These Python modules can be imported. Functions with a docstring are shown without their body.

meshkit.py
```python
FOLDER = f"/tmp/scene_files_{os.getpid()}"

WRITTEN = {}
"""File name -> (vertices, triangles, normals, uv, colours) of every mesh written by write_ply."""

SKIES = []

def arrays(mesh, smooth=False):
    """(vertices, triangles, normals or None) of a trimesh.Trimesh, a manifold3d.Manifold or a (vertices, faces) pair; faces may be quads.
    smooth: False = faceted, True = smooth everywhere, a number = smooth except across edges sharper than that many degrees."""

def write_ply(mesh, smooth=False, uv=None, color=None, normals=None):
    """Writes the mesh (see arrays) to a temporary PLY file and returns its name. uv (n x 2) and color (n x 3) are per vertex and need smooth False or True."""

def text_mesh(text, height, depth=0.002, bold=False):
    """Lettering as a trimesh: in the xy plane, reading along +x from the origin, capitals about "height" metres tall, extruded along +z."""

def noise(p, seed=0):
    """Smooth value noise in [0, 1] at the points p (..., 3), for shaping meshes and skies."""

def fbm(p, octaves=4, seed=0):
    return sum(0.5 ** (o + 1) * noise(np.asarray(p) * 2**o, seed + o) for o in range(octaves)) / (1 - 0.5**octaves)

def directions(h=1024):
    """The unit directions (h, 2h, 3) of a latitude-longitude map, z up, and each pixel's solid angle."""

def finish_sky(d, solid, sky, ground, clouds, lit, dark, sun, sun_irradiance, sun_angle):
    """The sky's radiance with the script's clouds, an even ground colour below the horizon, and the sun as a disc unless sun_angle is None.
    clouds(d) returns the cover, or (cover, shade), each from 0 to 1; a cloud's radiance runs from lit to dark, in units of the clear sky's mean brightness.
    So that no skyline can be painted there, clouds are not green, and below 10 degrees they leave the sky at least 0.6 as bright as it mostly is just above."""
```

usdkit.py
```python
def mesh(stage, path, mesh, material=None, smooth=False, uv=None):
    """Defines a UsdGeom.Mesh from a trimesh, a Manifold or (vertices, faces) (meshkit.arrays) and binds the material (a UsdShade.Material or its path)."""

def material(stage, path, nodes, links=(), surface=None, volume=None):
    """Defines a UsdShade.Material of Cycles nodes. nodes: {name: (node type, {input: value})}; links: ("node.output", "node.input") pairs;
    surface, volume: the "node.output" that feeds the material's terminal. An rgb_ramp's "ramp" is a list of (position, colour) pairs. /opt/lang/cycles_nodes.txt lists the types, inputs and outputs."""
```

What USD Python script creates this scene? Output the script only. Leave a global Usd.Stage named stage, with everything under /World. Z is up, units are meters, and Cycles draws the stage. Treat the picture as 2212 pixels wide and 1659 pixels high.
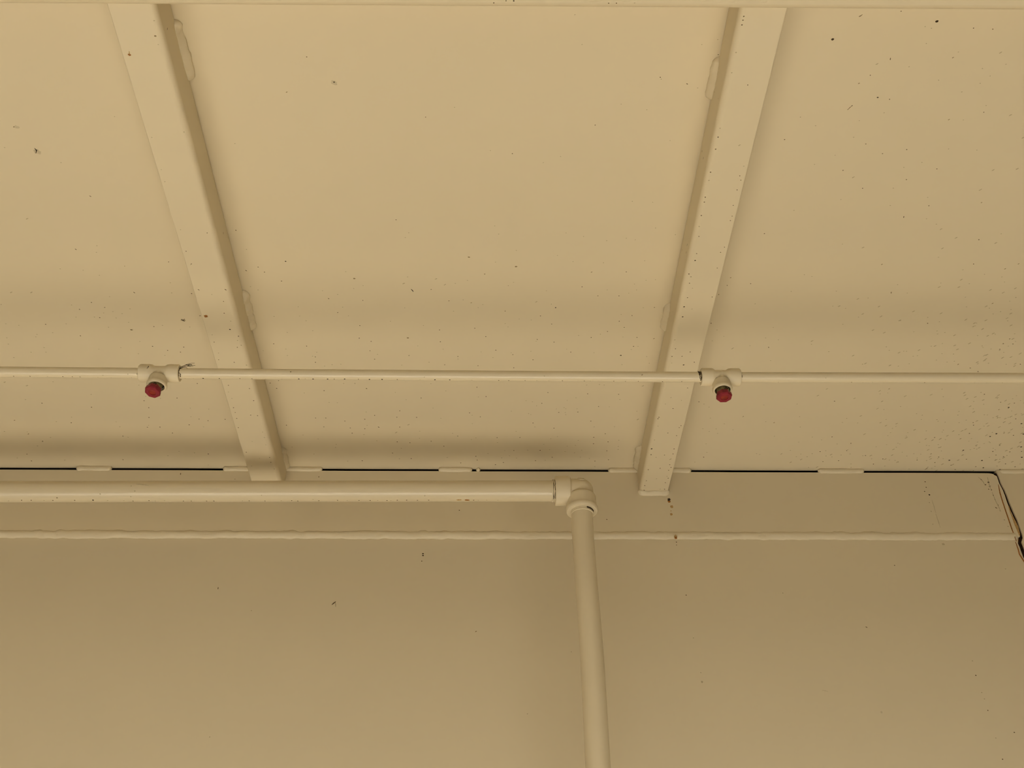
import math
import numpy as np
import trimesh
import manifold3d as m3
from shapely.geometry import Polygon, box as sbox
from pxr import Usd, UsdGeom, UsdLux, UsdShade, Gf, Sdf, Vt
import usdkit
import meshkit

stage = Usd.Stage.CreateInMemory()
UsdGeom.SetStageUpAxis(stage, 'Z')
UsdGeom.SetStageMetersPerUnit(stage, 1.0)
UsdGeom.Xform.Define(stage, '/World')

# ------------------------------------------------------------------ camera
W, H = 2212, 1659
FPX = 2267.65
PITCH, YAW, ROLL = (math.radians(a) for a in (39.3107, 1.7627, -0.7977))
EYE = np.array([0.0, 0.0, 1.6])
fwd = np.array([math.sin(YAW) * math.cos(PITCH), math.cos(YAW) * math.cos(PITCH), math.sin(PITCH)])
rt0 = np.array([math.cos(YAW), -math.sin(YAW), 0.0])
up0 = np.cross(rt0, fwd)
RT = math.cos(ROLL) * rt0 + math.sin(ROLL) * up0
UP = -math.sin(ROLL) * rt0 + math.cos(ROLL) * up0
cam = UsdGeom.Camera.Define(stage, '/World/camera')
cam.CreateHorizontalApertureAttr(36.0)
cam.CreateVerticalApertureAttr(36.0 * H / W)
cam.CreateFocalLengthAttr(36.0 * FPX / W)
cam.CreateClippingRangeAttr(Gf.Vec2f(0.05, 100))
cam.CreateExposureAttr(0.0)
mat = np.eye(4)
mat[0, :3], mat[1, :3], mat[2, :3], mat[3, :3] = RT, UP, -fwd, EYE
cam.AddTransformOp().Set(Gf.Matrix4d(*mat.ravel().tolist()))

# ------------------------------------------------------------------ sky and sun
SUN_AZ, SUN_EL = 25.0, 42.5          # the sun stands behind the camera, to the right
sky = UsdLux.DomeLight.Define(stage, '/World/sky')
sky.CreateIntensityAttr(1.2)
sky.CreateColorAttr(Gf.Vec3f(1.0, 0.93, 0.80))
sun = UsdLux.DistantLight.Define(stage, '/World/sun')
sun.CreateNormalizeAttr(True)
sun.CreateIntensityAttr(16.6)
sun.CreateAngleAttr(16.0)          # hazy sun, soft edges
sun.CreateColorAttr(Gf.Vec3f(1.0, 0.95, 0.86))
sun.AddRotateXYZOp().Set(Gf.Vec3f(90 - SUN_EL, 0, SUN_AZ))

# ------------------------------------------------------------------ geometry of the place
CEIL = 2.65                  # underside of the deck plate
GAP = 0.0065                  # open joint between wall plates and deck plate
D = 1.5147                   # front face of the wall's upper strip
LOW = D + 0.004              # front face of the wall's lower plate
SEAM = 2.518                 # lap seam between strip and lower plate
BEAM = 0.050                 # square tube beams
BX = {'l': (-0.397, -0.347), 'r': (0.2635, 0.3135)}
FRONT = -1.6                 # wall behind the camera
XL, XR = -4.2, 2.6
RNG = np.random.default_rng(7)


def ray(x, y):
    return RT * (x - W / 2) / FPX - UP * (y - H / 2) / FPX + fwd


def on_z(x, y, z):
    d = ray(x, y)
    return EYE + d * (z - EYE[2]) / d[2]


def on_y(x, y, Y):
    d = ray(x, y)
    return EYE + d * (Y - EYE[1]) / d[1]


# ------------------------------------------------------------------ helpers
used = {}


def numbered(path):
    n = used.get(path, -1) + 1
    used[path] = n
    return path if n == 0 else f'{path}_{n:03d}'


def tag(p, label=None, cat=None, group=None, kind=None):
    for k, v in (('label', label), ('category', cat), ('group', group), ('kind', kind)):
        if v:
            p.SetCustomDataByKey(k, v)
    return p


def thing(name, label=None, cat=None, loc=(0, 0, 0), group=None, kind=None):
    x = UsdGeom.Xform.Define(stage, numbered('/World/' + name))
    x.AddTranslateOp().Set(Gf.Vec3d(*map(float, loc)))
    return tag(x.GetPrim(), label, cat, group, kind)


def obj(name, mesh, material, parent=None, smooth=30, label=None, kind=None):
    base = parent.GetPath().pathString if parent else '/World'
    if parent:                                            # world coordinates are given; store relative to the thing's base
        off = np.array(UsdGeom.Xformable(stage.GetPrimAtPath(parent.GetPath().GetPrefixes()[1])).GetLocalTransformation().ExtractTranslation())
        v, f, _ = meshkit.arrays(mesh)
        mesh = trimesh.Trimesh(v - off, f, process=False)
    p = usdkit.mesh(stage, numbered(f'{base}/{name}'), mesh, M[material], smooth=smooth)
    return tag(p.GetPrim(), label=label, kind=kind)


def box(x0, x1, y0, y1, z0, z1):
    b = trimesh.creation.box((x1 - x0, y1 - y0, z1 - z0))
    b.apply_translation(((x0 + x1) / 2, (y0 + y1) / 2, (z0 + z1) / 2))
    return b


def cat(ms):
    return trimesh.util.concatenate([trimesh.Trimesh(*meshkit.arrays(m)[:2], process=False) for m in ms])


def frame(d):
    d = np.asarray(d, float) / np.linalg.norm(d)
    a = np.cross(d, [0, 0, 1.0]) if abs(d[2]) < 0.9 else np.cross(d, [0, 1.0, 0])
    a /= np.linalg.norm(a)
    return d, a, np.cross(d, a)


def lathe(profile, origin, axis, n=48):
    """profile: (r, h) pairs along the axis from the origin, closed on the axis; a watertight mesh."""
    d, a, b = frame(axis)
    t = np.arange(n) * 2 * math.pi / n
    ring = np.cos(t)[:, None] * a + np.sin(t)[:, None] * b
    v, f = [], []
    h0, h1 = profile[0][1], profile[-1][1]
    for r, h in profile:
        v.append(ring * r + d * h)
    k = len(profile)
    v = np.vstack(v + [[d * h0], [d * h1]]) + np.asarray(origin)
    for i in range(k - 1):
        for j in range(n):
            p, q = i * n + j, i * n + (j + 1) % n
            f += [[p, q, q + n], [p, q + n, p + n]]
    for j in range(n):
        f.append([k * n, (j + 1) % n, j])
        f.append([k * n + 1, (k - 1) * n + j, (k - 1) * n + (j + 1) % n])
    m = trimesh.Trimesh(v, f, process=False)
    if m.volume < 0:
        m.invert()
    return m


def solid(m):
    return m3.Manifold(m3.Mesh(np.asarray(m.vertices, np.float32), np.asarray(m.faces, np.uint32)))


def union(*ms):
    out = solid(ms[0])
    for m in ms[1:]:
        out = out + solid(m)
    return out


def tube(points, radius, n=28, caps=True):
    """A round tube along a polyline; radius is a number or one per point."""
    p = np.asarray(points, float)
    r = np.broadcast_to(np.asarray(radius, float), (len(p),))
    tan = np.gradient(p, axis=0)
    d, a, b = frame(tan[0])
    t = np.arange(n) * 2 * math.pi / n
    v, f = [], []
    for i in range(len(p)):
        d = tan[i] / np.linalg.norm(tan[i])
        a = a - d * (a @ d)
        a /= np.linalg.norm(a)
        b = np.cross(d, a)
        v.append(p[i] + r[i] * (np.cos(t)[:, None] * a + np.sin(t)[:, None] * b))
    for i in range(len(p) - 1):
        for j in range(n):
            q, s = i * n + j, i * n + (j + 1) % n
            f += [[q, s, s + n], [q, s + n, q + n]]
    k = len(p)
    v = np.vstack(v + [[p[0]], [p[-1]]])
    if caps:
        for j in range(n):
            f.append([k * n, (j + 1) % n, j])
            f.append([k * n + 1, (k - 1) * n + j, (k - 1) * n + (j + 1) % n])
    return trimesh.Trimesh(v, f, process=False)


def bead(points, ra, rb, na, nb, seed=0, ripple=0.12, step=0.0015, wave=0.011, flat=1.0):
    """A painted-over weld bead along a polyline: an ellipse (ra along na, rb along nb), rippled like overlapping weld puddles, with rounded ends."""
    p = np.asarray(points, float)
    seg = np.r_[0, np.cumsum(np.linalg.norm(np.diff(p, axis=0), axis=1))]
    L = seg[-1]
    m = max(6, int(L / step))
    s = np.linspace(0, L, m)
    c = np.stack([np.interp(s, seg, p[:, k]) for k in range(3)], 1)
    end = np.minimum(s, L - s) / max(ra, rb)
    taper = np.sqrt(np.clip(1 - (1 - np.clip(end, 0, 1)) ** 2, 0.02, 1))
    n = 16
    t = np.arange(n) * 2 * math.pi / n
    u = np.stack([np.outer(s / wave, np.ones(n)), np.outer(np.ones(m), 0.9 * np.cos(t)), np.outer(np.ones(m), 0.9 * np.sin(t))], -1) + seed * 17.3
    u[..., 0] += 0.5 * np.cos(t)                        # slanted puddle fronts
    w = 1 + ripple * 2.2 * (meshkit.noise(u, seed) - 0.5) + ripple * 1.1 * (meshkit.noise(u * 2.6, seed + 3) - 0.5)
    w *= taper[:, None]
    na, nb = np.asarray(na, float), np.asarray(nb, float)
    ct, st = np.sign(np.cos(t)) * np.abs(np.cos(t)) ** flat, np.sign(np.sin(t)) * np.abs(np.sin(t)) ** flat      # flat > 1: a flatter fillet
    v = c[:, None, :] + (w * ct * ra)[..., None] * na + (w * st * rb)[..., None] * nb
    v = v.reshape(-1, 3)
    f = []
    for i in range(m - 1):
        for j in range(n):
            q, r = i * n + j, i * n + (j + 1) % n
            f += [[q, r, r + n], [q, r + n, q + n]]
    v = np.vstack([v, c[:1], c[-1:]])
    for j in range(n):
        f.append([m * n, (j + 1) % n, j])
        f.append([m * n + 1, (m - 1) * n + j, (m - 1) * n + (j + 1) % n])
    g = trimesh.Trimesh(v, f, process=False)
    if g.volume < 0:
        g.invert()
    return g


def prism(poly, y0, y1):
    """A polygon in (x, z) pulled from y0 to y1."""
    m = trimesh.creation.extrude_polygon(poly, y1 - y0, engine='earcut')
    v = m.vertices.copy()
    m.vertices = np.stack([v[:, 0], y0 + v[:, 2], v[:, 1]], 1)
    if m.volume < 0:
        m.invert()
    return m


def blob(c, nrm, r, stretch=1.0, ang=0.0, rough=0.18, height=0.25, seed=0, n=9):
    """A small flattened, uneven drop of dirt, paint or rust lying on a surface with normal nrm."""
    d, a, b = frame(nrm)
    rg = np.random.default_rng(seed + 1)
    t = np.arange(n) * 2 * math.pi / n
    k = 1 + rough * (rg.random(n) - 0.5) * 2
    ca, sa = math.cos(ang), math.sin(ang)
    a2, b2 = ca * a + sa * b, -sa * a + ca * b
    out = (np.cos(t) * k * r * stretch)[:, None] * a2 + (np.sin(t) * k * r)[:, None] * b2
    v = np.vstack([c + out - d * 0.0002, c + out * 0.72 + d * r * height * 0.7, [c + d * r * height]])
    f = []
    for j in range(n):
        q = (j + 1) % n
        f += [[j, q, n + q], [j, n + q, n + j], [n + j, n + q, 2 * n]]
    g = trimesh.Trimesh(v, f, process=False)
    if (g.face_normals @ d).sum() < 0:
        g.invert()
    return g


# ------------------------------------------------------------------ materials
M = {}


def paint(name, color, rough, grain=420.0, depth=0.00012, spec=0.5):
    M[name] = usdkit.material(stage, f'/World/Looks/{name}', {
        'tc': ('texture_coordinate', {}), 'g': ('geometry', {}),
        'n1': ('noise_texture', {'scale': 1.7, 'detail': 3.0}),
        'n2': ('noise_texture', {'scale': grain, 'detail': 2.0}),
        'n3': ('noise_texture', {'scale': 9.0, 'detail': 2.0}),
        'r': ('rgb_ramp', {'ramp': [(0.3, [c * 0.985 for c in color]), (0.7, [min(1, c * 1.015) for c in color])]}),
        'h': ('math', {'math_type': 'multiply_add', 'value2': 0.15}),
        'b': ('bump', {'strength': 0.5, 'distance': depth}),
        'p': ('principled_bsdf', {'roughness': rough, 'specular_ior_level': spec}),
    }, [('g.position', 'n1.vector'), ('g.position', 'n2.vector'), ('g.position', 'n3.vector'), ('n1.fac', 'r.fac'), ('r.color', 'p.base_color'),
        ('n2.fac', 'h.value1'), ('n3.fac', 'h.value3'), ('h.value', 'b.height'), ('b.normal', 'p.normal')], surface='p.BSDF')


def plain(name, color, rough=0.6, metallic=0.0, vary=0.25, scale=300.0, spec=0.5):
    M[name] = usdkit.material(stage, f'/World/Looks/{name}', {
        'g': ('geometry', {}),
        'n': ('noise_texture', {'scale': scale, 'detail': 3.0}),
        'r': ('rgb_ramp', {'ramp': [(0.3, [c * (1 - vary) for c in color]), (0.7, [min(1, c * (1 + vary)) for c in color])]}),
        'p': ('principled_bsdf', {'roughness': rough, 'metallic': metallic, 'specular_ior_level': spec}),
    }, [('g.position', 'n.vector'), ('n.fac', 'r.fac'), ('r.color', 'p.base_color')], surface='p.BSDF')


CREAM = (0.70, 0.60, 0.40)
paint('cream_paint', CREAM, 0.5)
paint('gloss_cream_paint', CREAM, 0.24, grain=260.0, depth=0.00006)
plain('floor_paint', (0.30, 0.285, 0.265), 1.0, vary=0.06, scale=6, spec=0.0)
plain('inner_paint', (0.05, 0.047, 0.039), 0.7, vary=0.03, scale=3)
plain('outdoor_ground', (0.02, 0.0195, 0.019), 1.0, vary=0.1, scale=2, spec=0.0)
plain('steel_and_gap_shade', (0.018, 0.012, 0.009), 0.9, spec=0.1)  # bare steel, and the painted shade in the ceiling joint
plain('rust_and_crack_shade', (0.022, 0.010, 0.005), 0.9, spec=0.1, vary=0.5, scale=200)  # rust tone, darkened to paint the shade inside the crack
plain('dark_dirt', (0.045, 0.028, 0.012), 0.8, spec=0.2)
plain('brown_dirt', (0.12, 0.08, 0.034), 0.85, spec=0.2)
plain('tawny_dirt', (0.27, 0.20, 0.10), 0.85, spec=0.2)
plain('pale_dirt', (0.49, 0.405, 0.25), 0.85, vary=0.12, spec=0.2)
plain('grey_stain', (0.575, 0.485, 0.315), 0.8, vary=0.12, spec=0.3)
plain('rust', (0.31, 0.125, 0.028), 0.85, vary=0.35, scale=500, spec=0.2)
plain('tan_rust', (0.46, 0.29, 0.11), 0.85, vary=0.25, scale=500, spec=0.2)
plain('red_paint', (0.225, 0.014, 0.024), 0.5, vary=0.18, scale=160, spec=0.3)
plain('orange_red_paint', (0.26, 0.014, 0.004), 0.5, vary=0.3, scale=260)
plain('tarnished_brass', (0.22, 0.165, 0.065), 0.5, metallic=0.2, vary=0.35, scale=220)

# ------------------------------------------------------------------ the setting
ceiling = thing('ceiling', 'flat cream painted steel ceiling plate sprinkled with dark specks', 'ceiling', (0, 0, CEIL), kind='structure')
obj('deck_plate', box(XL, XR, FRONT - 0.02, D + 0.10, CEIL, CEIL + 0.01), 'cream_paint', ceiling)

# the wall: an upper strip lapped over a lower plate, and a side plate beyond a rusty open joint
crack_px = [(2151.5, 1021), (2155.3, 1029), (2160.4, 1044.2), (2167.9, 1058.1), (2173, 1070.8), (2178, 1085.9), (2185.7, 1103.7), (2194.5, 1122.6), (2199.6, 1137.8),
            (2204.7, 1151.8), (2206.5, 1160.6), (2204, 1170.8), (2207.2, 1178.4), (2212.2, 1192.3), (2219, 1210), (2229, 1240), (2240, 1272)]
crack = np.array([on_y(x, y, D)[[0, 2]] for x, y in crack_px])
half = np.interp(np.arange(len(crack)), [0, 2, 6, 9, 10, 11, 16], [0.0015, 0.0015, 0.0020, 0.0020, 0.0025, 0.0022, 0.0019])
crack = np.vstack([crack, [[crack[-1, 0] + 0.05, 0.9], [crack[-1, 0] + 0.06, 0.0]]])
half = np.r_[half, 0.0015, 0.0015]
left_edge, right_edge = crack - np.c_[half, 0 * half], crack + np.c_[half, 0 * half]
top = CEIL - GAP
wall = thing('wall_back', 'cream painted steel wall below the ceiling, with a horizontal weld seam and an open top joint', 'wall', (0, D, 0), kind='structure')


def between(poly, z0, z1):
    g = Polygon(poly).buffer(0).intersection(sbox(-9, z0, 9, z1))
    return max(getattr(g, 'geoms', [g]), key=lambda q: q.area)


left_poly = [(XL, 0), (XL, top)] + [(left_edge[0, 0] - 0.014, top), (left_edge[0, 0] - 0.006, top - 0.0012)] + [tuple(q) for q in left_edge[1:]]
right_poly = [(XR, 0), (XR, CEIL - 0.001)] + [(right_edge[0, 0], CEIL - 0.001)] + [tuple(q) for q in right_edge[1:]]
obj('upper_strip', prism(between(left_poly, SEAM - 0.004, 9), D, D + 0.009), 'cream_paint', wall, label='narrow upper strip of plate between ceiling joint and weld seam')
obj('lower_plate', prism(between(left_poly, 0, SEAM + 0.02), LOW, LOW + 0.008), 'cream_paint', wall, label='large plain plate below the weld seam')
obj('side_plate', prism(between(right_poly, 0, 9), D - 0.001, D + 0.009), 'cream_paint', wall, label='plate beyond the rusty joint at the right edge')
obj('added_void_lining', cat([box(XL, XR, D + 0.07, D + 0.08, 0, CEIL), box(XL - 0.01, XL, D, D + 0.08, 0, CEIL), box(XR, XR + 0.01, D, D + 0.08, 0, CEIL)]), 'steel_and_gap_shade', wall, label='dark lining added behind the wall plates to keep light out')  # added, unseen: stops sky light leaking in through the joints
obj('joint_shade_strip', box(XL, crack[0, 0] + 0.0005, D + 0.004, D + 0.07, CEIL - 0.0003, CEIL + 0.0002), 'steel_and_gap_shade', wall, label='dark strip painting the shade deep in the open joint')  # shade of the gap painted as a dark strip
obj('rust_shade_fill', prism(Polygon(np.vstack([left_edge - [0.0002, 0], right_edge[::-1] + [0.0002, 0]])).buffer(0), D + 0.0022, D + 0.009), 'rust_and_crack_shade', wall, label='dark brown fill in the open joint, rust and painted shade')  # rust colour with the shade of the crack painted in
cx = np.interp(SEAM, crack[::-1, 1], crack[::-1, 0])
obj('weld_bead', bead([(XL, D + 0.0042, SEAM + 0.0005), (cx - 0.004, D + 0.0042, SEAM - 0.0005)], 0.0056, 0.0085, (0, 1, 0), (0, 0, 1), seed=4, ripple=0.17, step=0.0022, wave=0.012, flat=1.25), 'cream_paint', wall, smooth=60,
    label='long rippled horizontal weld bead across the wall')
# stitches of weld that close the joint between wall and ceiling
for k, (xa, xb) in enumerate([(164, 241), (481, 560), (600, 696), (947, 1020), (1028.5, 1037.5), (1314, 1400), (1440, 1494), (1768, 1868), (-260, -180), (2161, 2290)]):
    ym = 1012.5 + 0.0058 * (xa + xb) / 2
    pa, pb = (on_y(x, ym, D)[0] for x in (xa, xb))
    obj('weld_stitch', bead([(pa, D + 0.0008, CEIL - 0.0030), (pb, D + 0.0008, CEIL - 0.0030)], 0.0046, 0.0054, (0, 1, 0), (0, 0, 1), seed=10 + k, ripple=0.14, wave=0.016), 'cream_paint', wall, smooth=60)

obj('floor', box(XL, XR, FRONT, D + 0.1, -0.02, 0), 'floor_paint')
tag(stage.GetPrimAtPath('/World/floor'), 'floor of the passage', 'floor', kind='structure')
# unseen wall behind the camera, its window added to aim sunlight at the floor
WX0, WX1, WZ0, WZ1 = -1.38, 2.05, 0.98, 2.22
fw = thing('wall_front', 'unseen wall behind the viewer with a window added to aim sunlight', 'wall', (0, FRONT, 0), kind='structure')
obj('wall_panel', cat([box(XL, XR, FRONT - 0.02, FRONT, 0, WZ0), box(XL, XR, FRONT - 0.02, FRONT, WZ1, CEIL), box(XL, WX0, FRONT - 0.02, FRONT, WZ0, WZ1), box(WX1, XR, FRONT - 0.02, FRONT, WZ0, WZ1)]), 'inner_paint', fw)
for nm, x, lb in (('wall_left', XL - 0.02, 'left end wall of the passage'), ('wall_right', XR, 'right end wall of the passage')):
    obj(nm, box(x, x + 0.02, FRONT - 0.02, D + 0.08, 0, CEIL + 0.01), 'inner_paint')
    tag(stage.GetPrimAtPath('/World/' + nm), lb, 'wall', kind='structure')
obj('ground', box(-30, 30, -40, 20, -0.3, -0.15), 'outdoor_ground')
tag(stage.GetPrimAtPath('/World/ground'), 'open ground outside the window', 'ground', kind='structure')

# ------------------------------------------------------------------ beams
CROSS_Y = 0.470


def rounded(w, h, r, n=8):
    return sbox(-w / 2 + r, -h / 2 + r, w / 2 - r, h / 2 - r).buffer(r, quad_segs=n)


def beam(side, label, inner, stitches, end_bead):
    x0, x1 = BX[side]
    t = thing('ceiling_beam', label, 'beam', ((x0 + x1) / 2, (D + CROSS_Y) / 2, CEIL - BEAM), group='square tube beams under the ceiling')
    hw, hh = BEAM / 2, (BEAM - 0.0012) / 2
    soft = rounded(BEAM, 2 * hh, 0.0075).union(rounded(BEAM, 2 * hh, 0.002).difference(sbox(*((0, -9, 9, 0) if inner > 0 else (-9, -9, 0, 0)))))      # the inner lower corner is the round one
    p = prism(soft.simplify(0.00003), FRONT + 0.02, D + 0.002)
    p.apply_translation(((x0 + x1) / 2, 0, CEIL - 0.0012 - hh))
    obj('square_tube', p, 'cream_paint', t, smooth=35)
    xi, xo = (x1, x0) if inner > 0 else (x0, x1)
    k = 30 if inner > 0 else 50
    for ya, yb in stitches:
        q = on_z(*ya, CEIL)[1], on_z(*yb, CEIL)[1]
        k += 1
        obj('weld_stitch', bead([(xi - inner * 0.0008, q[0], CEIL - 0.0006), (xi - inner * 0.0008, min(q[1], D), CEIL - 0.0006)], 0.0080, 0.0080, (1, 0, 0), (0, 0, 1), seed=k, ripple=0.3, wave=0.012, flat=1.5), 'cream_paint', t, smooth=60)
        obj('weld_stitch', bead([(xo - inner * 0.0005, q[0] + 0.02, CEIL - 0.0006), (xo - inner * 0.0005, min(q[1] + 0.02, D), CEIL - 0.0006)], 0.0070, 0.0078, (1, 0, 0), (0, 0, 1), seed=k + 9, ripple=0.22, wave=0.013, flat=1.7), 'cream_paint', t, smooth=60)
    zb = CEIL - BEAM
    obj('end_weld', bead([(x0 - 0.0025, D - 0.0005, zb + 0.001), (x0 + 0.006, D - 0.0005, zb - 0.0005), (x1 - 0.004, D - 0.0005, zb - 0.0005), (x1 + 0.0035, D - 0.0005, zb + 0.0015)], 0.0060, 0.0058, (0, 1, 0), (0, 0, 1), seed=k + 20, ripple=0.16, flat=1.4), 'cream_paint', t, smooth=60)
    return t


beam_l = beam('l', 'left ceiling beam, a cream square tube with its end behind the thick pipe', 1, [((376, 41), (410, 172)), ((524, 626), (545.5, 710)), ((610, 966), (622, 1013))], True)
beam_r = beam('r', 'right ceiling beam, a cream square tube with a rusty drip at its end', -1, [((1553, 122), (1532, 212)), ((1445.5, 655), (1433, 711)), ((1384, 962), (1374, 1016))], True)

ca, cb = on_z(300, 3.5, CEIL - 0.05), on_z(1700, 12.5, CEIL - 0.05)
ang = math.atan2(cb[1] - ca[1], cb[0] - ca[0])
p = trimesh.creation.extrude_polygon(rounded(0.10, 0.06, 0.009), XR - XL - 0.1, engine='earcut')
v = p.vertices.copy()
v = np.stack([v[:, 2] - (XR - XL - 0.1) / 2, v[:, 0] - 0.05, v[:, 1]], 1)
c_, s_ = math.cos(ang), math.sin(ang)
mid = (ca + cb) / 2
cm = np.array([(XL + XR) / 2, mid[1] + ((XL + XR) / 2 - mid[0]) * math.tan(ang), CEIL - 0.03 - 0.0005])
p.vertices = np.stack([v[:, 0] * c_ - v[:, 1] * s_, v[:, 0] * s_ + v[:, 1] * c_, v[:, 2]], 1) + cm
if p.volume < 0:
    p.invert()
cross = thing('cross_beam', 'cream cross beam whose lower edge runs along the top of the picture', 'beam', cm - [0, 0, 0.03])
obj('box_girder', p, 'cream_paint', cross, smooth=35)
e0, e1 = on_z(1265, 7, CEIL - 0.0595), on_z(1660, 9, CEIL - 0.0595)
obj('weld_bead', bead([e0 - [0, 0.004, -0.0015], e1 - [0, 0.004, -0.0015]], 0.0035, 0.0025, (0, 1, 0), (0, 0, 1), seed=77, ripple=0.25), 'cream_paint', cross, smooth=60)

# ------------------------------------------------------------------ spray pipe with two tees and two red nozzles
TPY, TPR = 1.035, 0.0068
spray = thing('spray_pipe', 'thin cream pipe with two tee fittings crossing below both ceiling beams', 'pipe', on_y(950, 810.5, TPY))
t1, t2 = on_y(345.5, 806.3, TPY), on_y(1556, 814.9, TPY)
pl, pr = on_y(-420, 799.5, TPY), on_y(2650, 818.0, TPY)


def run(a, b, sag=0.0, n=13):
    s = np.linspace(0, 1, n)[:, None]
    return a + (b - a) * s - np.array([0, 0, 1.0]) * sag * 4 * s * (1 - s)


ex = np.array([1.0, 0, 0])
obj('pipe_length', tube(run(pl, t1 - ex * 0.018), TPR), 'gloss_cream_paint', spray, smooth=60)
obj('pipe_length', tube(run(t1 + ex * 0.018, t2 - ex * 0.018, 0.0004), TPR), 'gloss_cream_paint', spray, smooth=60)
obj('pipe_length', tube(run(t2 + ex * 0.018, pr), TPR), 'gloss_cream_paint', spray, smooth=60)


def ring_marks(parent, c, axis, r, spans, w=0.0005, n=6):
    """thin dark cracks of broken paint around a thread, each over part of the ring and each a part of its own"""
    d, a, b = frame(axis)
    for h, a0, a1 in spans:
        t = np.linspace(math.radians(a0), math.radians(a1), 14)
        rg = np.random.default_rng(int(abs(h) * 1e6) + int(a0 + 400))
        pts = c + d * h + r * (np.cos(t)[:, None] * np.array([0, -1.0, 0]) + np.sin(t)[:, None] * np.array([0, 0, 1.0])) + d * ((rg.random(14) - 0.5) * 0.0007)[:, None]
        obj('cracked_paint', tube(pts, w * (0.6 + 0.7 * rg.random(14)), n=n), 'dark_dirt', parent)


for k, tc in enumerate((t1, t2)):
    hx = lathe([(0.0076, -0.0254), (0.0104, -0.0254), (0.0115, -0.0240), (0.0117, -0.0130), (0.0112, -0.0098), (0.0094, -0.0072), (0.0093, 0.0), (0.0094, 0.0072), (0.0112, 0.0098), (0.0117, 0.0130), (0.0115, 0.0240), (0.0104, 0.0254), (0.0076, 0.0254)], tc, ex)
    dn = lathe([(0.0092, 0.0), (0.0094, 0.0066), (0.0110, 0.0080), (0.0115, 0.0096), (0.0117, 0.0165), (0.0127, 0.0182), (0.0128, 0.0208), (0.0122, 0.0219), (0.0104, 0.0219)], tc, (0, 0, -1.0))
    bore = lathe([(0.0099, 0.0150), (0.0099, 0.03)], tc, (0, 0, -1.0))
    body = union(hx, dn) - solid(bore)
    tee = obj('tee_fitting', body, 'cream_paint', spray, smooth=40)
    obj('threaded_socket', lathe([(0.0098, 0.0142), (0.0098, 0.0168)], tc, (0, 0, -1.0)), 'steel_and_gap_shade', tee, label='dark bore in the tee mouth')
    if k == 0:
        spans = [(-0.0262, -60, 40), (0.0258, -70, 75), (0.0268, 20, 88), (0.0276, -80, -40)]
    else:
        spans = [(-0.0262, -80, 80), (-0.0275, -60, 60), (-0.0285, -20, 75), (0.0262, -40, 80)]
    ring_marks(tee, tc, ex, TPR + 0.0002, spans)
# frayed sealing strands to the right of the left tee
rg = np.random.default_rng(5)
st = []
for k in range(9):
    a = t1 + ex * (0.026 + 0.002 * rg.random()) + np.array([0, -0.006, 0.003 + 0.003 * rg.random()])
    b = a + np.array([0.006 + 0.012 * rg.random(), 0.001, 0.004 + 0.004 * rg.random() - 0.002 * (k % 3)])
    s = np.linspace(0, 1, 7)[:, None]
    st.append(tube(a + (b - a) * s + np.array([0, 0, 0.0018]) * np.sin(s * math.pi) + rg.normal(0, 0.00018, (7, 3)), 0.00022, n=5))
obj('sealing_strands', cat(st), 'dark_dirt', spray, label='frayed dark thread seal sticking out beside the left tee', kind='stuff')
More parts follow.
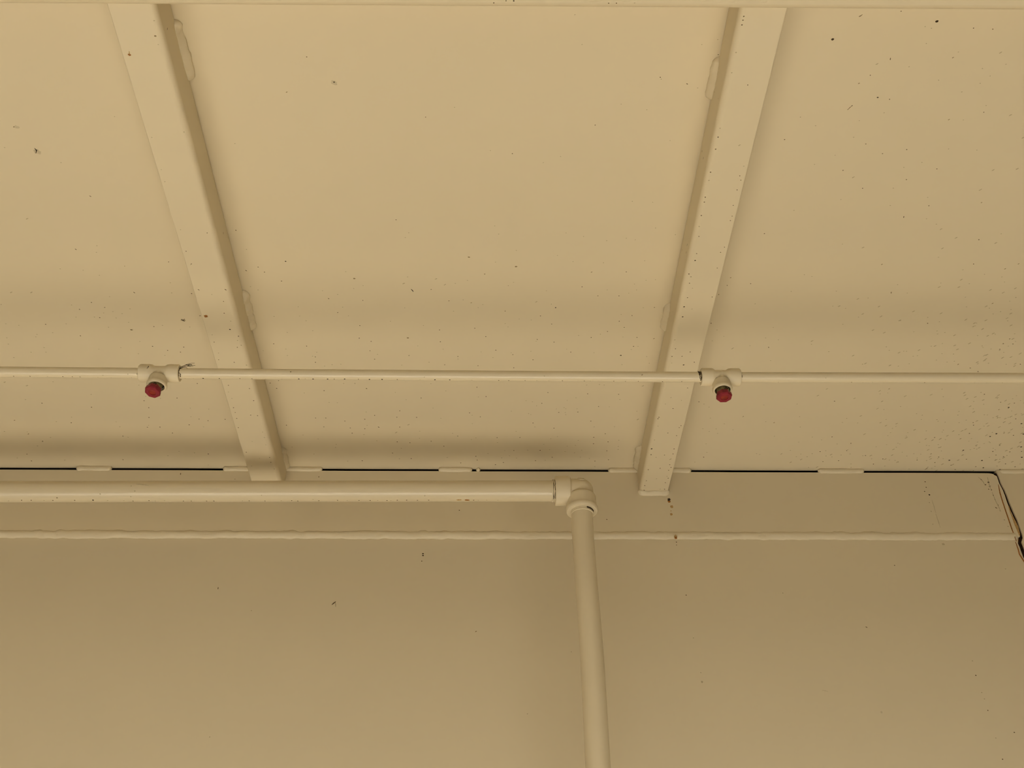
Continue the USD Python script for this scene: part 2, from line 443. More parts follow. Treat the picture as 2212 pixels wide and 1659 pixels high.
# a raised casting letter mark on each tee, and a scratch
obj('paint_scratch', tube([t1 + np.array([-0.0125, -0.0113, 0.0030]), t1 + np.array([-0.0118, -0.0117, 0.0010]), t1 + np.array([-0.0132, -0.0116, -0.0022])], [0.0001, 0.0004, 0.0002], n=6), 'dark_dirt', spray, label='dark curved scratch on the left tee')
obj('cast_mark', trimesh.creation.torus(0.0022, 0.0004, 20, 6, transform=trimesh.transformations.translation_matrix(t2 + np.array([-0.001, -0.0087, 0.0026])) @ trimesh.transformations.rotation_matrix(math.pi / 2 - 0.25, [1, 0, 0])), 'cream_paint', spray)


def nozzle(tc, lean, turn, label):
    n = thing('spray_nozzle', label, 'nozzle', tc - [0, 0, 0.0345], group='red nozzles on the thin pipe')
    ax = np.array([lean[0], lean[1], -1.0])
    ax /= np.linalg.norm(ax)
    o = tc + np.array([0, 0, -0.014])
    obj('nozzle_body', lathe([(0.0070, 0.0), (0.0079, 0.001), (0.0079, 0.0055), (0.0074, 0.0062), (0.0079, 0.007), (0.0082, 0.0128), (0.0076, 0.0134)], o, ax, 32), 'tarnished_brass', n, label='olive brown tarnished body')
    d, a, b = frame(ax)
    t = np.arange(8) * math.pi / 4 + turn
    ring = np.cos(t)[:, None] * a + np.sin(t)[:, None] * b
    pts = np.vstack([o + d * h + ring * r for h, r in ((0.0122, 0.0086), (0.0146, 0.0098), (0.0190, 0.0103), (0.0204, 0.0093))])
    hull = trimesh.convex.convex_hull(pts)
    cap = solid(hull) - solid(lathe([(0.0046, 0.0196), (0.0050, 0.03)], o, ax, 24))
    capo = obj('nozzle_cap', cap, 'red_paint', n, smooth=20, label='red painted eight sided cap')
    obj('nozzle_orifice', lathe([(0.0045, 0.0190), (0.0045, 0.0198), (0.0030, 0.0203), (0.0008, 0.0204)], o, ax, 24), 'orange_red_paint', capo, label='round orange red spot in the cap')
    side = o + d * 0.0118 + np.array([0.0022, -0.0081, 0])
    obj('nozzle_hole', trimesh.creation.torus(0.0017, 0.0004, 18, 6, transform=trimesh.transformations.translation_matrix(side) @ trimesh.transformations.rotation_matrix(math.pi / 2, [1, 0, 0])), 'steel_and_gap_shade', n)
    return n


nozzle(t1, (-0.10, -0.16), 0.15, 'red capped spray nozzle pointing down from the left tee, tipped towards the viewer')
nozzle(t2, (0.02, -0.02), 0.40, 'red capped spray nozzle hanging straight down from the right tee')

# ------------------------------------------------------------------ supply pipe with elbow
LPY, LPR = 1.388, 0.0167
ec = on_y(1254.5, 1060.8, LPY)
supply = thing('supply_pipe', 'thick cream pipe running left along the wall top and turning down at an elbow', 'pipe', (ec[0], LPY, 0.0))
p0 = on_y(-500, 1062.8, LPY)
dz = np.array([0, 0, -1.0])
a0 = ec - ex * 0.0440
s = np.linspace(0, 1, 25)[:, None]
obj('horizontal_pipe', tube(p0 + (a0 + ex * 0.02 - p0) * s, LPR, n=40), 'gloss_cream_paint', supply, smooth=60, label='horizontal run of thick pipe')
vt = [ec + dz * 0.02, on_y(1256.6, 1122, LPY), on_y(1268, 1280, LPY), on_y(1280.5, 1437, LPY), on_y(1291.6, 1659, LPY)]
vt.append(np.array([vt[-1][0] + 0.004, LPY, 0.0]))
vt = np.array(vt)
zz = np.linspace(vt[0, 2], 0.0, 40)
obj('vertical_pipe', tube(np.stack([np.interp(zz, vt[::-1, 2], vt[::-1, 0]), np.full(40, LPY), zz], 1), LPR, n=40), 'cream_paint', supply, smooth=60, label='vertical run of thick pipe down the wall')
hx = lathe([(0.0175, 0.0408), (0.0228, 0.0408), (0.0237, 0.0398), (0.0238, 0.0195), (0.0234, 0.0180), (0.0204, 0.0160), (0.0197, 0.0150), (0.0196, 0.0)], ec, -ex, 56)
dn = lathe([(0.0197, 0.0), (0.0199, 0.0092), (0.0222, 0.0108), (0.0230, 0.0126), (0.0233, 0.0150), (0.0233, 0.0290), (0.0248, 0.0320), (0.0252, 0.0350), (0.0247, 0.0378), (0.0236, 0.0388), (0.0175, 0.0388)], ec, dz, 56)
ball = trimesh.creation.icosphere(4, 0.0198)
ball.apply_translation(ec)
elbow = obj('elbow_fitting', union(hx, dn, ball), 'cream_paint', supply, smooth=40, label='cast elbow with two collars')
obj('thread_end', lathe([(0.0177, 0.040), (0.0177, 0.0425), (0.0172, 0.0430), (0.0177, 0.0436), (0.0177, 0.0455), (0.0171, 0.0461)], ec, -ex, 48), 'cream_paint', elbow)
obj('thread_end', lathe([(0.0178, 0.037), (0.0178, 0.0405), (0.0173, 0.0412), (0.0178, 0.0418), (0.0178, 0.0436), (0.0171, 0.0442)], ec, dz, 48), 'cream_paint', elbow)
ring_marks(elbow, ec, ex, LPR + 0.0008, [(-0.0416, -75, 55), (-0.0432, -75, -52), (-0.0440, -80, 60)], w=0.00045)
arc = np.linspace(math.radians(-75), math.radians(-20), 12)
for q in range(3):
    obj('cracked_paint', tube(ec + dz * (0.0392 + 0.0006 * q) + (LPR + 0.0012) * np.stack([np.sin(-arc), -np.cos(arc), 0 * arc], 1), 0.00045 + 0.00015 * q, n=6), 'dark_dirt', elbow)
# cast emblem on the elbow: a ring with a slanted S stroke and bar
eo = on_y(1253.8, 1044.8, LPY)
nrm = np.array([0.0, -0.84, 0.54])
nrm = np.array([0.0, -math.sqrt(max(0.0, 0.0198 ** 2 - (eo[2] - ec[2]) ** 2)), eo[2] - ec[2]])
nrm /= np.linalg.norm(nrm)
eo = ec + nrm * 0.0201 + np.array([eo[0] - ec[0], 0, 0])
ez = np.cross(ex, nrm) * -1
ez = ez if ez[2] > 0 else -ez


def on_emblem(q, lift=0.0):
    return np.array([eo + ex * u + ez * w_ - nrm * (((u * u if u > 0 else 0.0) + w_ * w_) / 0.0398) + nrm * lift for u, w_ in q])


tt = np.linspace(0, 2 * math.pi, 33)
R_ = 0.0050
sq = [(0.0024, 0.0030), (0.0004, 0.0036), (-0.0018, 0.0026), (-0.0016, 0.0010), (0.0006, 0.0000), (0.0022, -0.0012), (0.0016, -0.0030), (-0.0006, -0.0036), (-0.0026, -0.0026)]
sq = np.array(sq)
si = np.linspace(0, len(sq) - 1, 30)
sq = np.stack([np.interp(si, range(len(sq)), sq[:, k]) for k in (0, 1)], 1)
obj('cast_emblem', cat([tube(on_emblem(np.stack([R_ * np.cos(tt), R_ * np.sin(tt)], 1)), 0.00075, n=8), tube(on_emblem(sq), 0.00070, n=8), tube(on_emblem(np.linspace((-0.0032, 0.0030), (0.0030, -0.0030), 10)), 0.00055, n=8)]),
    'cream_paint', elbow, label='raised round emblem with a slanted stroke')

# ------------------------------------------------------------------ dirt, specks and rust: each lies on its own surface at its own place
TILES = {'A': (0, 0), 'B': (553, 0), 'C': (1106, 0), 'D': (1659, 0), 'E': (0, 415), 'F': (553, 415), 'G': (1106, 415), 'H': (1659, 415), 'I': (0, 780), 'J': (553, 780), 'K': (1106, 780), 'L': (1659, 780)}
SPECKS = {
'ceiling': '''
A 120,1097,1 990,1007,2 527,1405,2 40,1275,2 2030,1240,2
B 438,492,1 675,710,3 265,796,s 1715,928,2 1466,1012,1 2025,1302,2
C 543,127,2 1281,668,1 1289,684,2 1513,725,t 943,900,2 1165,948,2 718,1081,1 1366,1215,2 3,1328,1 420,1352,2 270,1405,2 605,385,2 1640,385,2 1605,760,2 1778,342,2 1690,800,3 1782,472,1
D 793,140,s 1150,97,1 1460,184,4 558,340,4 1776,243,1 1942,252,1 1358,230,2 1412,245,2 1368,376,2 2010,455,f 1598,498,s 1645,450,2 1057,510,v 942,553,f 884,650,1 786,720,s 948,842,3 1050,858,1 727,913,1 688,947,2 1003,975,2 1474,693,2 1833,720,2 1920,657,2 1865,970,1 1562,1034,s 1885,912,2 2095,995,f 1688,1037,2 788,1043,2 412,1086,2 280,1012,2 143,1206,1 845,1244,1 1198,1292,1 990,1328,1 740,1186,2 402,1420,2 648,1472,1 738,1532,f 1174,1446,2 1330,1403,2 1459,1459,1 1196,1552,1 817,1627,1 1083,1625,2 2152,1460,f 1945,1470,f 1675,795,2 1560,1287,2 1805,1297,2 2205,1190,f 1835,1640,f 580,1342,2 1219,577,2 2057,555,2 1853,592,2
E 780,35,t 655,495,t 837,463,2 833,521,2 235,230,f 1457,603,1 718,675,2 858,718,2 520,663,2 1471,783,2 97,867,f 270,868,f 1160,868,t 1483,870,2 1655,877,1 947,903,2 790,953,1 10,970,2 618,975,2 905,996,1 687,1013,1 895,1044,2 975,1033,2 1055,1050,2 862,1085,1 657,1079,2 395,1142,1 1112,1125,2 1135,1190,b 938,1168,2 1330,1161,1 1403,1152,2 1640,1166,2 320,1229,2 695,1241,1 455,1214,2 1208,1290,2 1318,1333,1 1587,1338,1 1448,1367,1 1559,1382,1 1195,1396,2 1045,1345,2 855,1357,2 268,1383,2 120,1430,2 397,1382,2 1728,1069,1 2038,330,1 2130,495,2 2127,678,t 2165,817,2
F 1210,239,1 1320,351,2 1290,392,2 2063,292,2 2097,362,2 255,598,3 18,648,1 73,691,1 220,769,1 18,845,2 1840,562,b 2070,605,2 775,688,2 850,746,b 1976,708,1 1555,750,f 1827,763,2 1310,732,2 1632,800,f 1722,789,2 1275,790,f 1513,841,1 575,852,2 628,921,t 923,936,1 1667,939,1 1790,931,2 1860,956,s 1960,972,2 1920,998,2 365,991,2 748,994,2 706,1041,1 1285,1001,2 2153,1028,1 155,1074,2 377,1071,2 433,1112,2 897,1154,1 1585,1190,1 1890,1176,1 1985,1249,1 270,1212,2 490,1198,2 892,1262,1 995,1290,1 1312,1260,b 1593,1293,1 153,1310,1 438,1331,1 985,1371,1 1050,1402,2 2072,1365,1 1617,1357,2 1945,1380,2 525,1383,2 62,1370,2 512,1424,1 513,1471,1 1025,1444,1 1322,1412,1 1744,1420,1 1745,1443,2 2047,1430,2 272,1412,2 1630,1492,1 1918,1500,1 1495,1470,2 593,1502,2 657,1491,2 733,1487,2 1260,1495,2
G 467,353,2 618,383,2 818,419,2 1066,412,2 988,399,2 37,503,2 35,644,b 393,548,2 527,601,2 790,610,2 1147,593,2 688,691,s 987,689,1 13,780,2 605,818,1 297,853,2 742,896,1 924,896,1 1009,873,2 1077,845,2 210,948,f 340,968,2 377,998,3 246,1070,1 343,1140,1 943,1058,2 1037,1067,1 927,1116,1 1231,996,1 1134,998,2 970,1169,1 825,1204,1 684,1256,1 959,1252,2 1080,1255,1 1226,1266,s 218,1273,1 363,1296,1 1050,1333,1 473,1357,2 508,1382,1 163,1376,2 7,1404,1 181,1448,1 940,1411,3 708,1388,2 950,1490,2 1187,1478,2 15,1517,1 1240,310,2 1412,368,2 1040,80,2 1216,87,2 1058,795,2 1159,762,2 1240,757,2 1889,740,s 2181,359,1 2062,791,1 1859,806,1 1786,885,1 1720,1133,1 1772,1191,2 1730,1285,2 1905,1351,f 1830,1247,2
H 1380,45,2 1390,117,1 1845,90,s 1057,115,2 630,64,2 1173,215,v 1370,230,2 1455,277,2 1495,320,f 1625,395,f 1822,411,1 1968,440,f 2015,360,2 1508,486,f 643,450,2 820,480,f 1473,563,2 984,624,s 1776,621,1 2048,663,s 2165,620,s 1120,800,2 1480,820,f 1064,869,v 225,158,2 200,858,2 615,985,f 670,1005,2 818,1053,f 783,1080,2 1940,962,s 1912,1003,2 2100,1015,2 1945,1053,2 2060,1092,2 2100,1152,f 1777,1160,f 907,1193,f 1528,1213,2 379,1287,f 1443,1330,f 5,1341,1 2088,1268,1 2116,1312,1 2033,1309,1 2003,1358,1 1850,1330,2 1927,1355,2 2037,1385,2 1870,1455,f 1905,1478,2 1643,1488,s 2181,1487,1 1747,1520,1 1815,1550,1 1220,1483,2 525,1378,2 735,1413,f 817,1487,2
I 40,183,f 233,212,f 458,179,2 787,288,2 363,364,1 790,398,1 220,332,2 618,484,2 616,533,1 487,523,2 125,511,s 1245,343,1 1285,402,1 1287,487,1 1530,319,1 1704,193,1 1036,567,2 1274,572,1 1382,570,1 1650,480,2 1645,407,2 1720,501,1 1798,515,1 1635,550,1 1945,504,1 1760,568,2 1490,621,1 245,630,s 235,610,2 38,607,2 1062,648,1 368,693,1 323,733,2 233,804,1 1062,852,1 272,863,1 560,855,2 1680,793,2 1800,802,1 1450,817,2 1200,208,2 1800,897,2
J 195,168,1 122,190,1 179,235,1 588,256,1 855,193,2 955,237,t 757,193,2 632,357,2 703,360,2 1427,318,1 1512,195,2 1909,226,1 1988,306,1 1297,334,2 1640,258,2 1242,429,1 952,440,2 1025,469,1 515,492,1 603,492,1 768,519,1 940,503,1 1217,485,1 1388,486,1 1530,407,2 1845,447,1 1938,481,1 1868,468,2 1318,549,f 263,554,1 586,568,1 814,577,1 940,585,1 1060,571,t 1242,570,1 1870,540,2 831,622,1 1211,617,f 1415,605,2 1743,648,1 1413,667,2 1220,698,1 1330,705,1 1513,692,1 2083,661,1 693,719,2 687,746,2 1623,735,1 1180,795,1 1341,842,1 1899,823,1 1911,855,1 918,862,1 1770,880,1 2069,894,1 2138,877,1 2150,772,2 2190,818,2 313,743,2 793,865,2 1652,833,2 1240,845,2
K 310,272,1 654,283,1 921,287,1 932,332,2 755,203,2 796,206,2 645,207,2 553,317,2 477,339,2 258,365,1 213,386,2 122,343,2 177,352,2 748,393,1 840,395,2 404,443,1 460,445,2 562,412,2 569,440,1 465,412,2 384,413,2 681,519,1 181,535,1 198,569,2 362,579,1 710,568,2 886,567,2 806,628,1 706,658,1 68,660,1 335,671,2 830,698,1 704,713,1 572,685,2 922,684,2 274,718,2 477,735,2 548,728,2 918,737,2 820,775,1 243,770,1 15,772,1 135,769,2 603,769,2 325,766,2 917,765,2 347,831,1 203,861,1 287,857,2 590,830,2 716,864,1 833,852,1 540,793,2 1087,505,f 1130,215,f 38,838,2 715,912,2 1615,352,1 1997,479,s 1658,371,2 1714,493,2 1834,542,2 2193,523,2 1649,585,2 1704,607,2 1656,830,1 1580,873,2 1677,715,2 1776,625,2
L 1047,240,s 430,299,f 575,346,1 985,348,f 273,480,2 53,532,s 1870,287,1 2010,356,1 2129,363,1 2079,400,3 1996,419,s 1864,373,2 1985,490,s 2141,499,1 2035,531,1 2050,497,f 2190,540,3 1773,532,1 1805,517,f 1830,588,f 2190,455,2 1741,625,1 1973,628,3 1920,652,3 2120,642,1 2207,631,3 1663,671,s 1550,645,f 1440,660,1 553,655,1 2040,621,s 1677,603,f 1811,700,2 1867,712,2 1735,692,2 1800,735,2 2002,727,1 2188,741,3 1688,770,3 1748,766,2 1804,761,2 1943,781,1 2089,784,1 2191,781,1 716,711,1 597,716,2 1123,710,2 1025,722,2 935,740,2 1082,764,f 1475,748,2 1498,777,2 450,782,1 498,774,2 680,773,1 1408,802,s 1471,722,2 1370,728,2 631,812,2 709,802,2 842,816,1 1970,812,1 2035,825,1 2193,832,3 1680,813,f 1475,829,1 993,846,1 1048,854,2 895,845,2 501,820,2 610,861,1 475,868,1 1567,857,3 1643,856,f 1715,848,1 1848,859,3 1442,877,1 911,890,1 717,889,2 1581,900,1 2052,888,1 2135,913,1 1796,912,1 1861,921,3 1978,907,2 1617,936,1 1372,927,s 1219,932,2 2003,935,1 283,804,2 338,826,2 288,849,f 382,800,2 245,826,2 115,802,f 265,700,2 1980,325,2 1772,412,2 1895,465,2 1650,435,2 1530,527,2 1470,520,2 1020,505,2 1325,505,2 1145,392,2 1160,787,2 1260,800,2 1320,805,2 1200,820,2
''',
'beam_l': '''
A 1342,180,2 1342,312,b 1367,385,2 1303,1187,2 1393,1466,2 1410,1570,2 1595,1142,2
E 1790,353,1 1560,325,2 1608,511,1 1653,620,1 1648,628,2 1717,844,t 1948,843,t 1830,884,2 1931,944,1 1937,1046,1 1993,1115,2 1987,1186,3 2060,1246,1 2052,1282,2 1850,1296,1 2050,1341,1 2087,1325,2 1888,1390,2 1890,1448,1 2023,1471,1 2130,1496,2 1833,1233,2
I 1974,209,1 2155,237,1 1974,267,2 2003,323,2 2192,342,1 2018,402,1 2033,444,1 2166,467,1 2046,495,1 2050,575,1 2128,787,1 2175,907,2 2180,695,2
J 13,471,1 57,614,2 85,724,2 118,833,1 128,875,1 30,840,2 157,933,2 72,660,2
''',
'beam_r': '''
C 1955,142,1 1932,175,1 1988,216,1 1932,455,2 2037,734,1 1797,1110,2 1777,1186,1 1760,1290,1 1712,1488,1 1965,1255,f 2003,1435,2 1968,1519,1 2002,1557,1 1945,1641,1 1865,630,2 1698,1560,2
G 1657,45,1 1662,87,1 1911,114,1 1627,203,1 1905,208,1 1887,246,1 1612,298,2 1615,383,1 1836,475,1 1802,521,1 1595,531,1 1583,591,3 1773,656,1 1526,708,1 1546,732,1 1534,787,1 1560,830,2 1516,912,1 1730,907,1 1487,991,3 1555,1010,2 1475,1077,3 1413,1353,1 1403,1278,2 1539,1381,1 1383,1420,1 1469,1418,1 1575,1470,1 1380,1477,2 1483,1493,3
K 1517,232,1 1464,340,2 1373,316,2 1325,371,2 1391,410,1 1270,486,1 1257,498,1 1262,562,2 1460,558,1 1445,575,1 1347,621,1 1422,644,1 1232,683,2 1198,758,3 1202,809,1 1400,758,1 1318,812,1 1391,802,1 1245,832,2 1369,848,f 1362,895,1 1376,919,1 1178,938,1 1280,926,1 1353,944,1 1339,995,2 1350,1012,1 1161,1033,1 1248,1016,2 1325,1050,1 1147,1076,1 1142,1115,1 1318,1107,1 1280,1107,2
''',
'web_l': '''
A 1445,250,v
E 1930,355,v
''',
'web_r': '''
C 1641,1305,v 1653,1365,v 1750,795,2 1783,850,2
G 1513,455,v 1505,520,v 1470,498,2 1390,1035,2
''',
'thin': '''
I 118,131,1 260,132,1 410,133,2 543,134,1 625,135,1 691,136,1 845,138,2 1138,143,2 960,145,2 1105,113,2 889,124,2 1600,152,2 1670,152,2 1755,150,3 1895,150,1 2073,152,1 2177,153,1
J 300,93,1 82,155,2 223,155,2 369,154,3 427,153,2 493,155,3 619,155,3 676,156,1 766,155,3 884,157,1 980,159,3 1090,159,3 1221,160,1 1417,162,2 1455,139,2 1546,162,3 1674,163,3 1867,165,2 2097,167,1 2184,168,1
K 280,130,2 113,168,1 215,168,2 435,170,1 625,172,1 676,172,2 880,174,1 980,176,1 1092,176,1 1300,178,1 1467,177,1 1125,119,s 318,170,2
L 722,183,1 1353,186,1 90,181,2 903,184,2 820,185,2 1890,189,2 2025,187,2 1785,189,2 500,147,2
''',
'thick': '''
I 187,1203,1 270,1203,1 457,1205,1 492,1182,1 645,1204,1 804,1202,3 930,1206,2 1070,1207,2 1150,1209,1 1287,1206,1 1341,1209,2 1423,1207,2 1585,1209,1 1652,1209,1 1785,1209,1 1848,1209,1 2095,1208,2 2153,1208,1 1133,1079,2 1165,1123,2 1130,1172,2 865,1149,2 75,1208,2 380,1206,2
J 78,1209,1 217,1208,2 308,1206,1 361,1209,1 543,1207,1 492,1195,2 704,1204,1 787,1205,2 890,1205,1 987,1205,1 1051,1206,2 1132,1206,1 1165,1207,2 1221,1203,1 1302,1203,1 1396,1204,1 1493,1203,1 1881,1203,1 1922,1204,2 1993,1203,2 2090,1203,2 47,1160,2 1458,1165,2
''',
'cross': '''
B 2055,26,1 2160,7,1
C 15,8,3 835,28,1 903,28,1 1060,26,2
''',
'wall': '''
I 1560,975,v 2030,1020,2
J 543,1000,1 1757,1289,1
K 819,1368,1
L 1358,1043,1 1367,1091,1 1353,1126,1 1394,1155,3 1394,1222,2 1410,1298,2 1425,1410,2 1843,1025,1 1905,1047,3 1880,1068,1 1917,1083,f 1907,1107,1 1930,1112,1 1947,1159,1 1962,1195,2 1988,1245,1 1972,1268,t 2005,1293,2 2043,1372,2 2075,1428,2
''',
}
kinds = {'dark': [], 'brown': [], 'pale': []}
LOOK = {'dark': 'dark_dirt', 'brown': 'brown_dirt', 'tawny': 'tawny_dirt', 'pale': 'pale_dirt'}
R1 = {'1': (1.3, 1.15, 'brown'), '2': (1.25, 1.3, 'pale'), '3': (1.75, 1.25, 'dark'), '4': (2.8, 1.25, 'dark'), 's': (1.1, 2.2, 'tawny'), 't': (1.1, 2.4, 'brown'), 'f': (1.5, 2.5, 'pale'), 'v': (1.0, 3.4, 'brown'), 'b': (2.1, 1.5, 'tawny')}
ANG = {'s': 0.5, 't': -0.5, 'f': 0.5, 'v': 1.45}


def cylinder_hit(px, py, c, r):
    """the point where the sight line meets a pipe along x whose axis runs through c (x, y, z given per x); nearest solution, or the rim"""
    d = ray(px, py)
    oy, oz = EYE[1] - c[1], EYE[2] - c[2]
    A, B, C = d[1] ** 2 + d[2] ** 2, 2 * (d[1] * oy + d[2] * oz), oy * oy + oz * oz - r * r
    disc = B * B - 4 * A * C
    t = (-B - math.sqrt(disc)) / (2 * A) if disc > 0 else -B / (2 * A)
    q = EYE + d * t
    n = np.array([0, q[1] - c[1], q[2] - c[2]])
    n /= np.linalg.norm(n)
    return np.array([q[0], c[1] + n[1] * r, c[2] + n[2] * r]), n


def place(surface, px, py):
    if surface == 'ceiling':
        return on_z(px, py, CEIL), np.array([0, 0, -1.0])
    if surface in ('beam_l', 'beam_r'):
        q = on_z(px, py, CEIL - BEAM)
        x0, x1 = BX[surface[-1]]
        q[0] = min(max(q[0], x0 + 0.0055), x1 - 0.0055)
        return q, np.array([0, 0, -1.0])
    if surface == 'cross':
        return on_z(px, py, CEIL - 0.0605), np.array([0, 0, -1.0])
    if surface in ('web_l', 'web_r'):
        X = BX['l'][1] if surface == 'web_l' else BX['r'][0]
        d = ray(px, py)
        q = EYE + d * (X - EYE[0]) / d[0]
        q[2] = min(max(q[2], CEIL - BEAM + 0.009), CEIL - 0.010)
        return q, np.array([1.0 if surface == 'web_l' else -1.0, 0, 0])
    if surface == 'wall':
        q = on_y(px, py, D)
        if q[2] < SEAM - 0.007:
            q = on_y(px, py, LOW)
        return q, np.array([0, -1.0, 0])
    if surface == 'thin':
        x = on_y(px, py, TPY)[0]
        z = np.interp(x, [pl[0], t1[0], t2[0], pr[0]], [pl[2], t1[2], t2[2], pr[2]])
        if t1[0] < x < t2[0]:
            u = (x - t1[0]) / (t2[0] - t1[0])
            z -= 0.0004 * 4 * u * (1 - u)
        return cylinder_hit(px, py, np.array([x, TPY, z]), TPR)
    x = on_y(px, py, LPY)[0]
    return cylinder_hit(px, py, np.array([x, LPY, np.interp(x, [p0[0], ec[0]], [p0[2], ec[2]])]), LPR)


owner = {'ceiling': ceiling, 'beam_l': beam_l, 'beam_r': beam_r, 'web_l': beam_l, 'web_r': beam_r, 'thin': spray, 'thick': supply, 'cross': cross, 'wall': wall}
found = {}


def speck(surface, px, py, kind, seed):
    r, st_, look = R1[kind]
    c, n = place(surface, px, py)
    scale = np.linalg.norm(c - EYE) / FPX
    a = ANG.get(kind, 0.0)
    d, e1_, e2_ = frame(n)
    # angle given in the picture: turn it into an angle on the surface
    want = RT * math.cos(a) + UP * math.sin(a)
    view = (c - EYE) / np.linalg.norm(c - EYE)
    w_ = want - view * ((want @ n) / (view @ n))
    ang_ = math.atan2(w_ @ e2_, w_ @ e1_)
    found.setdefault((owner[surface], look), []).append(blob(c, n, r * scale, st_, ang_, seed=seed, n=8, height=0.22))


num = 0
for surface, text in SPECKS.items():
    for line in text.strip().splitlines():
        key, *items = line.split()
        ox, oy = TILES[key]
        for it in items:
            x, y, k = it.split(',')
            num += 1
            speck(surface, ox + float(x) / 4, oy + float(y) / 4, k, num)
for x, y, k in [(737 + 530 / 3, 1196, '3'), (737 + 530 / 3, 1200, '3'), (911, 1212, '1'), (1028, 1364, 's'), (1139.5, 1542, '2'), (1234, 1408, '2'), (543, 1319, '2'), (453, 1592, '2'), (1482.3, 1285.5, '1'), (1932.5, 1221.3, '1'),
                (1871.4, 1354.6, 't'), (1514, 1453, '2'), (2100.6, 1427.5, '2'), (2108, 1459, '1'), (2120.7, 1496, '2'), (2126.4, 1509.6, '2'), (2134, 1534.7, '1'), (2191, 1582, '1'), (2151.3, 1594, '2'), (2165.7, 1640, '1'), (1498, 1378, '2'),
                (2172, 1229, '2'), (1691, 1281, '2'), (471, 1270.5, 'v')]:
    num += 1
    speck('wall', x, y, k, num)
# faint splashes that thicken towards the far right corner of the ceiling
for k in range(520):
    u, w_ = RNG.random(2)
    px, py = 1560 + 660 * math.sqrt(u), 560 + 460 * w_ ** 0.75
    if 792 < py < 840 or (px < 1640 - 0.25 * (py - 270) + 12):
        continue
    if RNG.random() > ((px - 1500) / 700) ** 1.2 * (0.25 + 0.75 * (py - 540) / 480):
        continue
    num += 1
    speck('ceiling', px, py, RNG.choice(['2', 'f', 'f', '2', '1'], p=[0.33, 0.27, 0.24, 0.13, 0.03]), num)
for k in range(160):                                    # and a thin scatter over the rest of the far half
    px, py = 2200 * RNG.random(), 560 + 450 * RNG.random() ** 0.8
    q = on_z(px, py, CEIL)
    if 785 < py < 845 or q[1] > D - 0.02 or any(x0 - 0.012 < on_z(px, py, CEIL - BEAM)[0] < x1 + 0.012 or x0 - 0.01 < q[0] < x1 + 0.01 for x0, x1 in BX.values()):
        continue
    num += 1
    speck('ceiling', px, py, '2', num)
NAMES = {'dark': 'dark_specks', 'brown': 'brown_specks', 'tawny': 'tawny_specks', 'pale': 'pale_specks'}
for (own, look), ms in found.items():
    obj(NAMES[look], cat(ms), LOOK[look], own, smooth=False, kind='stuff', label={'dark': 'dark dirt specks', 'brown': 'small brown dirt specks', 'tawny': 'tawny smeared dirt specks', 'pale': 'faint pale brown dirt specks'}[look])


def spot(surface, px, py, r, look, name, own=None, stretch=1.0, a=0.0, rough=0.25, height=0.12, n=14, seed=1, label=None):
    c, nn = place(surface, px, py)
    scale = np.linalg.norm(c - EYE) / FPX
    d, e1_, e2_ = frame(nn)
    want = RT * math.cos(a) + UP * math.sin(a)
    view = (c - EYE) / np.linalg.norm(c - EYE)
    w_ = want - view * ((want @ nn) / (view @ nn))
    return obj(name, blob(c, nn, r * scale, stretch, math.atan2(w_ @ e2_, w_ @ e1_), rough, height, seed, n), look, own or owner[surface], smooth=30, label=label)


def stroke(surface, pts, r, look, name, own=None, label=None):
    q = [place(surface, x, y) for x, y in pts]
    P = np.array([c + n * 0.0001 for c, n in q])
    sc = np.linalg.norm(P[0] - EYE) / FPX
    rr = np.full(len(P), 1.2 * r * sc)
    rr[0] *= 0.5
    rr[-1] *= 0.5
    return obj(name, tube(P, rr, n=6), look, own or owner[surface], smooth=60, label=label)


# larger marks on the ceiling
spot('ceiling', 80.5, 327.5, 7.5, 'grey_stain', 'paint_stain', stretch=1.1, a=-0.6, height=0.02, seed=3, label='grey brown stain with dark strokes')
stroke('ceiling', [(75, 320), (79, 325.5), (77.5, 331)], 0.8, 'dark_dirt', 'dark_stroke')
stroke('ceiling', [(75.5, 322), (80.5, 324.5)], 0.9, 'dark_dirt', 'dark_stroke')
spot('ceiling', 36, 274.5, 5, 'grey_stain', 'paint_stain', stretch=1.3, a=-0.3, height=0.02, seed=6)
spot('ceiling', 722, 178.5, 7, 'grey_stain', 'paint_stain', stretch=1.2, a=-0.6, height=0.01, seed=9)
spot('ceiling', 395.5, 691.5, 4.2, 'pale_dirt', 'paint_stain', stretch=1.4, a=-0.2, height=0.04, seed=12)
stroke('ceiling', [(391, 690), (396, 692), (399.5, 694)], 0.8, 'dark_dirt', 'dark_stroke')
stroke('ceiling', [(397, 690.5), (399, 689)], 1.0, 'brown_dirt', 'dark_stroke')
stroke('ceiling', [(888, 624.5), (891, 627.5), (893, 630)], 0.8, 'dark_dirt', 'dark_stroke')
stroke('ceiling', [(1840.5, 228.5), (1835, 233), (1831, 237)], 0.5, 'brown_dirt', 'dark_stroke')
stroke('ceiling', [(1863, 31), (1859, 34.5), (1856, 35.5)], 0.6, 'brown_dirt', 'dark_stroke')
